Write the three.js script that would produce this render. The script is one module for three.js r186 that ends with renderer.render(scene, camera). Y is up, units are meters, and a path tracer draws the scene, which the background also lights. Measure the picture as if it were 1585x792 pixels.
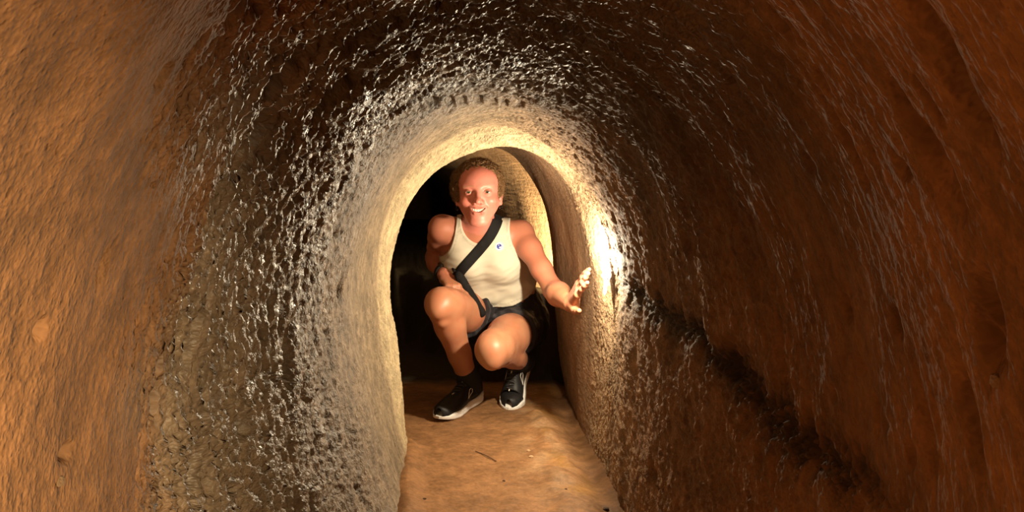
import * as THREE from 'three';
import { createNoise2D, createNoise3D } from 'simplex-noise';
import { mergeGeometries } from 'three/addons/utils/BufferGeometryUtils.js';

// ---------------------------------------------------------------- camera, lights, exposure
const F = 1150, EYE = 0.762, HORIZON = 290;            // focal length in pixels of the 1585 x 792 frame, eye height (m)
const scene = new THREE.Scene();
scene.background = new THREE.Color(0x000000);
const camera = new THREE.PerspectiveCamera(2 * Math.atan(396 / F) * 180 / Math.PI, 1585 / 792, 0.02, 30);
camera.position.set(0, EYE, 0);
camera.lookAt(0, EYE, -1);
camera.setViewOffset(1585, 792, 0, 396 - HORIZON, 1585, 792);   // shifted lens: the horizon lies above the middle
camera.updateProjectionMatrix();

const renderer = new THREE.WebGLRenderer({ antialias: true });
renderer.toneMapping = THREE.LinearToneMapping;
renderer.toneMappingExposure = 1.0;
renderer.shadowMap.enabled = true;

const LAMP = new THREE.Vector3(0.247, 0.57, -2.05);     // bulb in the right wall beside the arch
{ // daylight-free tunnel: a torch behind the camera and a lamp hidden round the bend
  const torch = new THREE.SpotLight(new THREE.Color().setRGB(1, 0.74, 0.41), 8.6, 0, 0.90, 0.42);
  torch.name = 'torch_light';
  torch.position.set(0.25, 0.62, 0.35); torch.target.position.set(-0.42, 0.45, 0.09);
  torch.castShadow = true; torch.shadow.radius = 3;
  scene.add(torch, torch.target); torch.target.name = 'torch_target';
  const deep = new THREE.SpotLight(new THREE.Color().setRGB(1, 0.76, 0.42), 8.5, 0, 0.9, 0.8);
  deep.name = 'bend_light';
  deep.position.set(0.205, 0.42, -2.89); deep.target.position.set(0.10, 0.58, -3.30);
  deep.castShadow = true; deep.shadow.radius = 1;
  scene.add(deep, deep.target); deep.target.name = 'bend_target';
}

// ---------------------------------------------------------------- helpers
let seedState = 12345;
const rnd = () => { seedState = (seedState + 0x6d2b79f5) | 0; let t = Math.imul(seedState ^ (seedState >>> 15), 1 | seedState); t = (t + Math.imul(t ^ (t >>> 7), 61 | t)) ^ t; return ((t ^ (t >>> 14)) >>> 0) / 4294967296; };
const nA = createNoise2D(rnd), nB = createNoise2D(rnd), nC = createNoise2D(rnd), n3 = createNoise3D(rnd);
const clamp = (x, a = 0, b = 1) => Math.min(b, Math.max(a, x));
const sstep = (a, b, x) => { const t = clamp((x - a) / (b - a)); return t * t * (3 - 2 * t); };
const lerp = (a, b, t) => a + (b - a) * t;
const V = (x, y, z) => new THREE.Vector3(x, y, z);
const at = (px, py, d) => V((px - 792.5) * d / F, EYE - (py - HORIZON) * d / F, -d);   // a point d metres before the camera, used to take measures
const taken = {};
const numbered = (n) => { const k = taken[n] = (taken[n] ?? -1) + 1; return k ? n + '_' + String(k).padStart(3, '0') : n; };
function mesh(name, geometry, material, parent = scene) {
  const m = new THREE.Mesh(geometry, material);
  m.name = parent === scene ? numbered(name) : name;
  m.castShadow = m.receiveShadow = true; parent.add(m);
  return m;
}
function thing(name, label, category, p = V(0, 0, 0), group) {
  const o = new THREE.Group(); o.name = numbered(name); o.position.copy(p); scene.add(o);
  o.userData = { label, category }; if (group) o.userData.group = group;
  return o;
}
function struct(name, geometry, material) { const m = mesh(name, geometry, material); m.userData = { kind: 'structure' }; return m; }

// tileable value-noise relief in a texture
function noiseTexture(size, octaves, seed) {
  const h = new Float32Array(size * size);
  let s = seed; const r = () => { s = (s * 1664525 + 1013904223) >>> 0; return s / 4294967296; };
  let lo = 1e9, hi = -1e9;
  for (const [fx, fy, amp] of octaves) {
    const g = new Float32Array(fx * fy).map(() => r());
    for (let y = 0; y < size; y++) for (let x = 0; x < size; x++) {
      const u = x / size * fx, v = y / size * fy, x0 = Math.floor(u), y0 = Math.floor(v), a = u - x0, b = v - y0;
      const sa = a * a * (3 - 2 * a), sb = b * b * (3 - 2 * b), x1 = (x0 + 1) % fx, y1 = (y0 + 1) % fy;
      h[y * size + x] += amp * lerp(lerp(g[y0 * fx + x0], g[y0 * fx + x1], sa), lerp(g[y1 * fx + x0], g[y1 * fx + x1], sa), sb);
    }
  }
  for (const v of h) { lo = Math.min(lo, v); hi = Math.max(hi, v); }
  return h.map((v) => (v - lo) / (hi - lo));
}
function dataTexture(h, size, paint, srgb) {
  const d = new Uint8Array(size * size * 4);
  for (let i = 0; i < size * size; i++) { const c = paint(h[i]); d[i * 4] = c[0]; d[i * 4 + 1] = c[1]; d[i * 4 + 2] = c[2]; d[i * 4 + 3] = 255; }
  const t = new THREE.DataTexture(d, size, size);
  t.wrapS = t.wrapT = THREE.RepeatWrapping; t.magFilter = THREE.LinearFilter; t.minFilter = THREE.LinearMipmapLinearFilter; t.generateMipmaps = true;
  if (srgb) t.colorSpace = THREE.SRGBColorSpace;
  t.needsUpdate = true; return t;
}
const grey = (v) => [v * 255, v * 255, v * 255];
// uv of the earth surfaces are metres (u along the girth, v along the tunnel); one tile is 0.5 m
const earthH = noiseTexture(1024, [[8, 12, .5], [22, 40, .5], [60, 110, .5], [150, 230, .42], [340, 430, .30]], 7);
const earthBump = dataTexture(earthH, 1024, grey);
const earthTone = dataTexture(earthH, 1024, (v) => { const t = 0.72 + 0.28 * clamp(v * 1.5 - .25); return [255 * t, 252 * t, 246 * t]; }, true);
const earthGloss = dataTexture(earthH, 1024, (v) => grey(clamp(0.85 + 0.3 * (v - .5))));
for (const t of [earthBump, earthTone, earthGloss]) t.repeat.set(2, 2);

const wallMaterial = (roughness, bumpScale, spec, gloss = earthGloss) => new THREE.MeshPhysicalMaterial({ vertexColors: true, map: earthTone, bumpMap: earthBump, bumpScale, roughness, roughnessMap: gloss, specularIntensity: spec, side: THREE.DoubleSide });

// damp parts of the left wall and the vault shine; the smooth stretch by the camera and the right wall are dry (u: girth, v: 0.24 / d)
const edgeD = (s) => 0.80 - 0.22 * sstep(0.3, 0.52, s);                // where the smooth near stretch of the left wall ends
const dampMap = (() => {
  const n = 1024, d4 = new Uint8Array(n * n * 4);
  for (let y = 0; y < n; y++) for (let x = 0; x < n; x++) {
    const s = (x + .5) / n, d = 0.24 * n / (y + .5), g = s * 2.3, wet = sstep(-0.16, 0.06, d - edgeD(s) + 0.08 * nA(g * 6, d * 5)) * (1 - sstep(0.52, 0.66, s + 0.04 * nB(g * 3, d * 5))) * (1 - 0.75 * sstep(1.15, 1.75, d + 0.1 * nC(g * 4, d * 4)));
    const v = clamp(lerp(0.86, 0.44 + 0.10 * nC(g * 12, d * 30), wet) + 0.05 * nB(g * 40, d * 120)) * 255, k = (y * n + x) * 4;
    d4[k] = d4[k + 1] = d4[k + 2] = v; d4[k + 3] = 255;
  }
  const t = new THREE.DataTexture(d4, n, n); t.magFilter = THREE.LinearFilter; t.minFilter = THREE.LinearFilter; t.channel = 1; t.wrapS = t.wrapT = THREE.ClampToEdgeWrapping; t.needsUpdate = true; return t;
})();
const M = { wall: wallMaterial(1, 0.0046, 1, dampMap), floor: wallMaterial(0.8, 0.0008, 0.4), end: wallMaterial(0.9, 0.002, 0.4) };

// ---------------------------------------------------------------- the tunnel: cross-sections along its length
// d: distance before the camera; c: centre line of the vault; al, ar: half widths; H: crown height; bl, br: foot of the walls; hc: springing height
const KEYS = [
  //  d     c      al    ar    H     bl     br    hc
  [-1.6, -0.02, 0.40, 0.38, 1.03, -0.36, 0.34, 0.48],
  [0.0, -0.02, 0.375, 0.37, 1.02, -0.34, 0.33, 0.48],
  [0.8, -0.02, 0.365, 0.35, 1.00, -0.32, 0.32, 0.48],
  [1.3, -0.025, 0.355, 0.335, 0.975, -0.275, 0.30, 0.48],
  [1.67, -0.035, 0.340, 0.325, 0.955, -0.243, 0.278, 0.48],
  [2.0, -0.045, 0.338, 0.325, 0.945, -0.278, 0.250, 0.48],
  [2.1, -0.045, 0.330, 0.322, 0.932, -0.290, 0.242, 0.48],
  [2.17, -0.050, 0.313, 0.312, 0.893, -0.296, 0.236, 0.47],
  [2.3, -0.055, 0.42, 0.291, 0.915, -0.42, 0.230, 0.46],
  [2.5, -0.070, 0.62, 0.262, 0.93, -0.64, 0.222, 0.45],
  [2.66, -0.080, 0.74, 0.240, 0.925, -0.78, 0.214, 0.45],
  [2.76, -0.082, 0.80, 0.232, 0.91, -0.84, 0.210, 0.45],
  [2.84, -0.075, 0.86, 0.320, 0.95, -0.90, 0.26, 0.45],
  [3.0, -0.080, 0.95, 0.330, 0.97, -0.98, 0.25, 0.45],
  [3.3, -0.16, 1.05, 0.24, 0.97, -1.15, 0.08, 0.45],
  [3.8, -0.35, 1.1, 0.29, 0.97, -1.5, -0.06, 0.45],
  [5.0, -0.70, 0.9, 0.48, 0.97, -1.6, -0.22, 0.45],
  [7.0, -1.00, 0.7, 0.50, 0.97, -1.7, -0.50, 0.45],
  [10.0, -1.40, 0.6, 0.45, 0.97, -2.0, -0.95, 0.45],
];
function section(d) {                                   // monotone cubic through the keys
  let i = 0; while (i < KEYS.length - 2 && d > KEYS[i + 1][0]) i++;
  const A = KEYS[i], B = KEYS[i + 1], P = KEYS[Math.max(0, i - 1)], Q = KEYS[Math.min(KEYS.length - 1, i + 2)], h = B[0] - A[0], t = clamp((d - A[0]) / h);
  const r = [];
  for (let k = 1; k < 8; k++) {
    const sl = (B[k] - A[k]) / h, s0 = P === A ? sl : (A[k] - P[k]) / (A[0] - P[0]), s1 = Q === B ? sl : (Q[k] - B[k]) / (Q[0] - B[0]);
    const m0 = s0 * sl <= 0 ? 0 : 2 * s0 * sl / (s0 + sl), m1 = s1 * sl <= 0 ? 0 : 2 * s1 * sl / (s1 + sl), t2 = t * t, t3 = t2 * t;
    r.push(A[k] * (2 * t3 - 3 * t2 + 1) + B[k] * (3 * t2 - 2 * t3) + h * (m0 * (t3 - 2 * t2 + t) + m1 * (t3 - t2)));
  }
  return r;
}
const S1 = 0.24, S2 = 0.76;                             // share of the girth below the springing
function wallAt(d, s, sec = section(d)) {
  const [c, al, ar, H, bl, br, hc] = sec, low = -0.03;
  if (s < S1) { const t = s / S1, y = lerp(low, hc, t); return [c - al + (bl - c + al) * Math.pow(1 - t, 1.6), y]; }
  if (s > S2) { const t = (1 - s) / (1 - S2), y = lerp(low, hc, t); return [c + ar + (br - c - ar) * Math.pow(1 - t, 1.6), y]; }
  const f = (s - S1) / (S2 - S1) * Math.PI, k = -Math.cos(f);
  return [c + (k < 0 ? al : ar) * k, hc + (H - hc) * Math.sin(f)];
}
const GIRTH = 2.3;                                      // metres, used to scale patterns along s

// the pixel grid of rows: spaced evenly as 1/d where the camera looks, coarser elsewhere
const rows = [];
for (let i = 0; i < 26; i++) rows.push(lerp(-1.6, 0.24, i / 26));
for (let i = 0; i <= 1000; i++) rows.push(1 / lerp(1 / 0.24, 1 / 1.96, i / 1000));
for (let i = 1; i <= 75; i++) rows.push(lerp(1.96, 2.22, i / 75));
for (let i = 1; i <= 70; i++) rows.push(lerp(2.22, 2.9, i / 70));
for (let i = 1; i <= 80; i++) rows.push(lerp(2.9, 10, Math.pow(i / 80, 1.6)));
const NC = 740, NR = rows.length, cols = NC + 1;
const base = new Float32Array(NR * cols * 2), disp = new Float32Array(NR * cols), stainShade = new Float32Array(NR * cols);
const roughness = (s, d) => {
  const left = 1 - sstep(0.5, 0.68, s), near = sstep(-0.16, 0.04, d - edgeD(s) + 0.06 * nA(s * 9, d * 3)), deep = 1 - 0.72 * sstep(1.15, 1.9, d);
  return lerp(0.15 + 0.52 * sstep(0.65, 1.05, d) * (1 - .4 * sstep(1.4, 2, d)), lerp(0.08, 1, near) * deep, left);
};
for (let j = 0; j < NR; j++) {
  const d = rows[j], sec = section(d);
  for (let i = 0; i <= NC; i++) {
    const s = i / NC, k = j * cols + i, [x, y] = wallAt(d, s, sec), g = s * GIRTH, R = roughness(s, d);
    base[k * 2] = x; base[k * 2 + 1] = y;
    const w = 0.02 * nB(g * 3, d * 4);                  // bends the tool marks
    const gg = g + w, dd = d + 0.5 * w + 0.03 * nC(g * 1.7, d * 1.3);
    let h = 0.008 * nA(g * 1.6, d * 2.6) + (0.0025 + 0.0045 * R) * nB(g * 3.5, d * 8);
    const ridge = (a, b, n) => 1 - 2 * Math.abs(n(a, b));
    if (d > 2.25) h *= .6;
    h += R * (d > 2.25 ? .25 : 1) * (0.0026 * ridge(gg * 5, dd * 20, nC) + 0.0042 * nA(gg * 14, dd * 48) + 0.0042 * nB(gg * 30, dd * 90) + 0.0027 * nC(gg * 64, dd * 150) * (1 + nA(gg * 6, dd * 12)) + 0.0010 * nB(gg * 150, dd * 260));
    h += (0.25 + R) * (0.0009 * nC(gg * 70, dd * 140) + 0.0006 * nB(gg * 150, dd * 260));
    // seam of crumbling dark soil along the right wall
    const wy = y - (0.475 + 0.035 * sstep(0.7, 1.4, d) + 0.02 * nA(d * 6, 3) + 0.012 * nB(d * 22, 9)), seam = s > 0.7 ? Math.exp(-Math.pow(wy / (0.030 + 0.012 * nC(d * 9, 1)), 2)) * sstep(0.55, 0.85, d) * (1 - sstep(1.85, 2.0, d)) : 0;
    const crumb = nA(gg * 60, d * 80) * .5 + nC(gg * 110, d * 150) * .5;
    h += seam * (0.012 + 0.012 * crumb);
    stainShade[k] = Math.max(stainShade[k], clamp(seam * (1.3 + 1.2 * crumb)));
    // the smooth stretch by the camera stands proud of the rough one
    if (s < 0.55) h += -0.010 * (1 - sstep(-0.02, 0.025, d - edgeD(s) - 0.02 * nC(g * 6, 4))) * sstep(0.35, 0.6, d) * (1 - sstep(0.35, 0.5, s));
    // raised rim on the right beside the lamp
    if (s > 0.5 && d > 1.9 && d < 2.3) h += -0.012 * Math.exp(-Math.pow((d - 2.06 - 0.012 * nB(g * 9, 2)) / 0.03, 2)) * sstep(0.52, 0.6, s) * (1 - sstep(0.74, 0.8, s));
    h -= 0.012 * (1 - .75 * sstep(.5, .62, s)) * sstep(2.078 + 0.006 * nB(g * 7, 5), 2.10 + 0.006 * nB(g * 7, 5), d) * (1 - sstep(2.19, 2.3, d)) * sstep(0.03, 0.15, s) * (1 - sstep(0.70, 0.76, s));
    disp[k] = h;
  }
}
// pits, gouges and pick marks: each pressed into the relief (s, d, half length along the girth, half length along the tunnel, depth, slant)
const rowOf = (d) => { let a = 0, b = NR - 1; while (b - a > 1) { const m = (a + b) >> 1; rows[m] > d ? b = m : a = m; } return a; };
function pit(s, d, ls, ld, depth, slant = 0, dark = 0, square = 0) {
  const j0 = rowOf(d - 2.2 * (ld + Math.abs(slant) * ls)), j1 = rowOf(d + 2.2 * (ld + Math.abs(slant) * ls)) + 1, i0 = Math.max(0, Math.floor((s - 2.2 * ls / GIRTH) * NC)), i1 = Math.min(NC, Math.ceil((s + 2.2 * ls / GIRTH) * NC));
  for (let j = j0; j <= Math.min(j1, NR - 1); j++) for (let i = i0; i <= i1; i++) {
    const a = (i / NC - s) * GIRTH / ls, b = (rows[j] - d - slant * (i / NC - s) * GIRTH) / ld, wob = 0.35 * nC(i * .03, rows[j] * 60), q = square ? Math.pow(a, 6) + Math.pow(b, 6) : a * a + b * b;
    const f = Math.exp(-Math.pow(Math.max(0, q * (1 + wob)), 1.3));
    disp[j * cols + i] += depth * f; if (dark) stainShade[j * cols + i] = Math.max(stainShade[j * cols + i], dark * f);  // hollows are also darkened in colour, as painted shade
  }
}
for (let n = 0; n < 1500; n++) {                          // scatter of tool dents
  const d = 1 / lerp(1 / 0.45, 1 / 2.02, rnd()), s = rnd(), left = s < 0.6, q = roughness(s, d), u = rnd(), v = rnd(), w = rnd();
  if (rnd() > q * 1.1) continue;
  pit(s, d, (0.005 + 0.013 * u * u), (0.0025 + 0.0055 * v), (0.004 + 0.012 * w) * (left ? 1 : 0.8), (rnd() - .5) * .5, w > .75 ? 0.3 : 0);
}
// where a pixel of the photograph meets the tunnel (measured on the smooth surface)
function onWall(px, py) {
  for (let d = 0.25; d < 2.12; d += 0.004) {
    const p = at(px, py, d), sec = section(d), [c, al, ar, H, bl, br, hc] = sec; let out = false, s = 0;
    if (p.y < hc) { const t = (p.y + .03) / (hc + .03); s = p.x < c ? S1 * t : 1 - (1 - S2) * t; const [wx] = wallAt(d, s, sec); out = p.x < c ? p.x < wx : p.x > wx; }
    else { const a = (p.x - c) / (p.x < c ? al : ar), b = (p.y - hc) / (H - hc); out = a * a + b * b > 1; s = lerp(S1, S2, Math.atan2(b, -a) / Math.PI); }
    if (out) return [s, d];
  }
  return [0, 2.2];
}
for (const [px, py, ls, ld, dep, sl] of [
  [408, 220, .035, .016, .028, -.2], [330, 322, .022, .012, .014, 0], [445, 552, .040, .022, .030, .25], [470, 600, .02, .016, .018, .2], [315, 738, .035, .030, .030, 0], [368, 620, .03, .012, .014, 0], [372, 660, .02, .012, .016, 0],
  [440, 130, .03, .014, .018, 0], [520, 140, .045, .02, .02, 0], [500, 275, .03, .012, .012, 0], [383, 465, .015, .012, .014, 0], [300, 540, .05, .012, .012, 0], [528, 455, .02, .02, .014, 0], [480, 90, .03, .02, .016, 0], [560, 60, .06, .02, .02, 0], [620, 100, .05, .018, .014, 0], [245, 590, .05, .012, .012, 0], [420, 190, .03, .014, .014, 0],
  [1062, 376, .016, .022, .016, 0], [1128, 555, .022, .03, .018, 0], [1206, 555, .03, .01, .01, 0], [1205, 740, .03, .012, .012, 0], [1010, 735, .025, .02, .012, 0], [1545, 500, .022, .010, .016, .3], [1508, 630, .026, .008, .012, 0], [1500, 135, .025, .009, .012, 0], [1430, 205, .03, .007, .01, 0], [1350, 640, .012, .006, .008, 0], [1388, 500, .008, .005, .008, 0], [1475, 265, .022, .008, .010, 0], [1440, 30, .03, .008, .01, 0], [1255, 685, .03, .014, .014, 0], [1430, 660, .03, .008, .006, 0], [1310, 225, .03, .006, .007, 0],
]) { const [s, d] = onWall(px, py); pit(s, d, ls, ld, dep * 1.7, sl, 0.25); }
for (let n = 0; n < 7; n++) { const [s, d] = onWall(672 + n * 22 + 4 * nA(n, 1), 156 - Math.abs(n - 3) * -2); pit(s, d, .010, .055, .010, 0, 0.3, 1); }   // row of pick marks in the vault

// vertices, smooth normals, colours
const pos = new Float32Array(NR * cols * 3), nor = new Float32Array(NR * cols * 3), col = new Float32Array(NR * cols * 3), uvs = new Float32Array(NR * cols * 2);
{
  const flat = new Float32Array(NR * cols * 3);
  const normals = (P, N) => {
    for (let j = 0; j < NR; j++) for (let i = 0; i <= NC; i++) {
      const k = j * cols + i, a = (j * cols + Math.min(NC, i + 1)) * 3, b = (j * cols + Math.max(0, i - 1)) * 3, c = (Math.min(NR - 1, j + 1) * cols + i) * 3, e = (Math.max(0, j - 1) * cols + i) * 3;
      const ux = P[a] - P[b], uy = P[a + 1] - P[b + 1], uz = P[a + 2] - P[b + 2], vx = P[c] - P[e], vy = P[c + 1] - P[e + 1], vz = P[c + 2] - P[e + 2];
      let nx = vy * uz - vz * uy, ny = vz * ux - vx * uz, nz = vx * uy - vy * ux; const l = Math.hypot(nx, ny, nz) || 1;
      N[k * 3] = nx / l; N[k * 3 + 1] = ny / l; N[k * 3 + 2] = nz / l;        // points into the tunnel
    }
  };
  for (let j = 0; j < NR; j++) for (let i = 0; i <= NC; i++) { const k = j * cols + i; flat[k * 3] = base[k * 2]; flat[k * 3 + 1] = base[k * 2 + 1]; flat[k * 3 + 2] = -rows[j]; }
  normals(flat, nor);
  for (let k = 0; k < NR * cols; k++) for (let c = 0; c < 3; c++) pos[k * 3 + c] = flat[k * 3 + c] - nor[k * 3 + c] * disp[k];
  normals(pos, nor);
  const clay = [0.40, 0.208, 0.095], buff = [0.36, 0.28, 0.18], ash = [0.42, 0.335, 0.26], dark = [0.035, 0.022, 0.013], rust = [0.285, 0.142, 0.052], wet = [0.22, 0.10, 0.045], pale = [0.66, 0.54, 0.33], vaultShade = [0.11, 0.075, 0.045], c = [0, 0, 0];
  for (let j = 0; j < NR; j++) for (let i = 0; i <= NC; i++) {
    const k = j * cols + i, s = i / NC, d = rows[j], g = s * GIRTH;
    const left = 1 - sstep(0.45, 0.66, s), grit = sstep(-0.12, 0.10, d - edgeD(s) + 0.08 * nA(g * 5, d * 6)), right = sstep(0.5, 0.7, s);
    const patch = 0.5 + 0.5 * nB(g * 4 + 9, d * 7), fine = 0.5 + 0.5 * nC(g * 16, d * 40), streak = clamp(.5 + .6 * nB(g * 10, d * 55 + .6 * nA(g * 4, d * 3)) + .5 * nC(g * 26, d * 110)), deep = sstep(1.5, 2.05, d);
    for (let q = 0; q < 3; q++) {
      let v = lerp(clay[q], rust[q], right * (0.75 - 0.6 * sstep(0.7, 1.3, d)));  // right wall lightens toward the lamp: its light is painted into the colour
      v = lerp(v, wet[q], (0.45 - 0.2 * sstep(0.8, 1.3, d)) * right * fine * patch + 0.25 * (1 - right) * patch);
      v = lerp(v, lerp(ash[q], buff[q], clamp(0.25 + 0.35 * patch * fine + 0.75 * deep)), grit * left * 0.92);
      v = lerp(v, buff[q], 0.5 * deep * (1 - left));
      v *= 1 - 0.42 * streak * (1 - sstep(2.02, 2.10, d)) * sstep(1.0, 1.5, d);
      v = lerp(v, vaultShade[q], 0.85 * sstep(0.34, 0.50, s + .06 * nA(g * 4, d * 3)) * (1 - sstep(0.60, 0.76, s)) * sstep(0.5, 0.7, d) * (1 - sstep(1.25, 1.75, d + .1 * nB(g * 6, d * 4))) );  // near vault painted darker, shade where the lamp only grazes it
      v = lerp(v, pale[q], 0.8 * sstep(2.05, 2.10, d) * (1 - sstep(2.17, 2.26, d)) * (1 - .92 * sstep(.52, .66, s)));  // pale rim: lamplight on the arch edge painted into the colour
      v = lerp(v, dark[q], clamp(stainShade[k]) * 0.92);
      if (d > 2.2) v = lerp(v, wet[q], sstep(2.2, 2.4, d) * 0.35 * (s > .6 ? 0.4 : 1));  // beyond the arch the wet tone doubles as painted shade
      c[q] = v;
    }
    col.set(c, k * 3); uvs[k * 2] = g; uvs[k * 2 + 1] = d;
  }
}
function strip(name, i0, i1, material) {
  const w = i1 - i0 + 1, n = w * NR, P = new Float32Array(n * 3), N = new Float32Array(n * 3), C = new Float32Array(n * 3), U = new Float32Array(n * 2), U1 = new Float32Array(n * 2), index = new Uint32Array((w - 1) * (NR - 1) * 6);
  let q = 0;
  for (let j = 0; j < NR; j++) {
    const a = j * cols + i0;
    P.set(pos.subarray(a * 3, (a + w) * 3), j * w * 3); N.set(nor.subarray(a * 3, (a + w) * 3), j * w * 3); C.set(col.subarray(a * 3, (a + w) * 3), j * w * 3); U.set(uvs.subarray(a * 2, (a + w) * 2), j * w * 2);
    for (let i = 0; i < w; i++) U1.set([(i0 + i) / NC, rows[j] > 0.24 ? 0.24 / rows[j] : 1], (j * w + i) * 2);
    if (j < NR - 1) for (let i = 0; i < w - 1; i++) { const k = j * w + i; index.set([k, k + w, k + 1, k + 1, k + w, k + w + 1], q); q += 6; }
  }
  const g = new THREE.BufferGeometry();
  g.setAttribute('position', new THREE.BufferAttribute(P, 3)); g.setAttribute('normal', new THREE.BufferAttribute(N, 3)); g.setAttribute('color', new THREE.BufferAttribute(C, 3)); g.setAttribute('uv', new THREE.BufferAttribute(U, 2)); g.setAttribute('uv1', new THREE.BufferAttribute(U1, 2));
  g.setIndex(new THREE.BufferAttribute(index, 1));
  return struct(name, g, material);
}
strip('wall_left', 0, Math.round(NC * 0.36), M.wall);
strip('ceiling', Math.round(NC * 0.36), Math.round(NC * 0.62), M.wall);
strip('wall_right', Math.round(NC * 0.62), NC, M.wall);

// floor: trodden earth with a soft bank against the right wall and a step up at the bend
function floorY(x, d) {
  const sec = section(d), br = sec[5], bl = sec[4];
  let y = 0.004 * nA(x * 5, d * 4) + 0.0015 * nB(x * 20, d * 16) + 0.0006 * nC(x * 70, d * 60);
  const r = br - x;                                      // distance from the right wall
  y += 0.020 * Math.exp(-Math.pow((r - 0.13 - .03 * nA(d * 4, 8)) / 0.05, 2)) * (0.6 + 0.6 * nC(x * 9, d * 9)) * sstep(1.6, 2.0, d) * (1 - sstep(2.45, 2.6, d));
  y -= 0.022 * Math.exp(-Math.pow((r - 0.035) / 0.035, 2)) * (0.7 + 0.4 * nB(d * 9, 2));
  const l = x - bl; y += 0.02 * Math.exp(-l * l / 0.0009);
  return y + 0.335 * sstep(2.95, 2.985, d + 0.02 * nA(x * 6, 5)) * sstep(-0.16, -0.06, x + 0.015 * nB(d * 9, 7) + Math.max(0, d - 3.2) * .9);
}
{
  const NX = 260, list = [];
  for (let i = 0; i < 20; i++) list.push(lerp(-1.6, 1.4, i / 20));
  for (let i = 0; i < 300; i++) list.push(lerp(1.4, 3.1, i / 300));
  for (let i = 0; i <= 40; i++) list.push(lerp(3.1, 10, i / 40));
  const n = list.length * (NX + 1), P = new Float32Array(n * 3), C = new Float32Array(n * 3), U = new Float32Array(n * 2), index = [];
  list.forEach((d, j) => {
    const sec = section(d), x0 = Math.min(sec[4], sec[0] - sec[1]) - 0.06, x1 = Math.max(sec[5], sec[0] + sec[2]) + 0.06;
    for (let i = 0; i <= NX; i++) {
      const k = j * (NX + 1) + i, x = lerp(x0, x1, i / NX), r = sec[5] - x;
      P.set([x, floorY(x, d), -d], k * 3); U.set([x, d], k * 2);
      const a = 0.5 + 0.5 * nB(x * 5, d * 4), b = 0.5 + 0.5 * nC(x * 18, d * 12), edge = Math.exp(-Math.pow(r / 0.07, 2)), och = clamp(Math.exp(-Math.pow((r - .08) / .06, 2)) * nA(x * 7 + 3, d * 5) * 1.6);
      const t = 0.86 + 0.2 * a * b; let c = [0.40 * t, 0.205 * t, 0.092 * t];
      const bank = Math.exp(-Math.pow((r - 0.15) / 0.06, 2)) * sstep(1.7, 2.0, d) * clamp(.5 + nA(x * 12, d * 9)); c = c.map((v, q) => lerp(v, [0.46, 0.30, 0.17][q], 0.6 * bank));
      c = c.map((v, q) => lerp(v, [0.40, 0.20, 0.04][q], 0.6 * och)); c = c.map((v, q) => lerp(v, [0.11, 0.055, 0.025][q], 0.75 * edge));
      if (d > 2.8) c = c.map((v, q) => lerp(v, [0.06, 0.05, 0.035][q], sstep(2.8, 2.97, d)));  // step and ground past it painted dark, as if unlit
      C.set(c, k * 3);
      if (j < list.length - 1 && i < NX) index.push(k, k + 1, k + NX + 1, k + 1, k + NX + 2, k + NX + 1);
    }
  });
  const g = new THREE.BufferGeometry();
  g.setAttribute('position', new THREE.BufferAttribute(P, 3)); g.setAttribute('color', new THREE.BufferAttribute(C, 3)); g.setAttribute('uv', new THREE.BufferAttribute(U, 2)); g.setIndex(index); g.computeVertexNormals();
  struct('floor', g, M.floor);
  // the two ends of the stretch that is built
  for (const [name, d] of [['wall_back', -1.6], ['wall_front', 10]]) {
    const sh = new THREE.Shape(); const sec = section(d);
    for (let i = 0; i <= 60; i++) { const [x, y] = wallAt(d, i / 60, sec), c = sec[0], xx = c + (x - c) * 1.08, yy = y * 1.04; i ? sh.lineTo(xx, yy) : sh.moveTo(xx, yy); }
    const e = new THREE.ExtrudeGeometry(sh, { depth: 0.1, bevelEnabled: false }); e.translate(0, 0, d < 0 ? -d : -d - 0.1);
    e.setAttribute('color', new THREE.BufferAttribute(new Float32Array(e.attributes.position.count * 3).map((_, i) => [0.3, 0.14, 0.06][i % 3]), 3));
    struct(name, e, M.end);
  }
}

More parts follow.
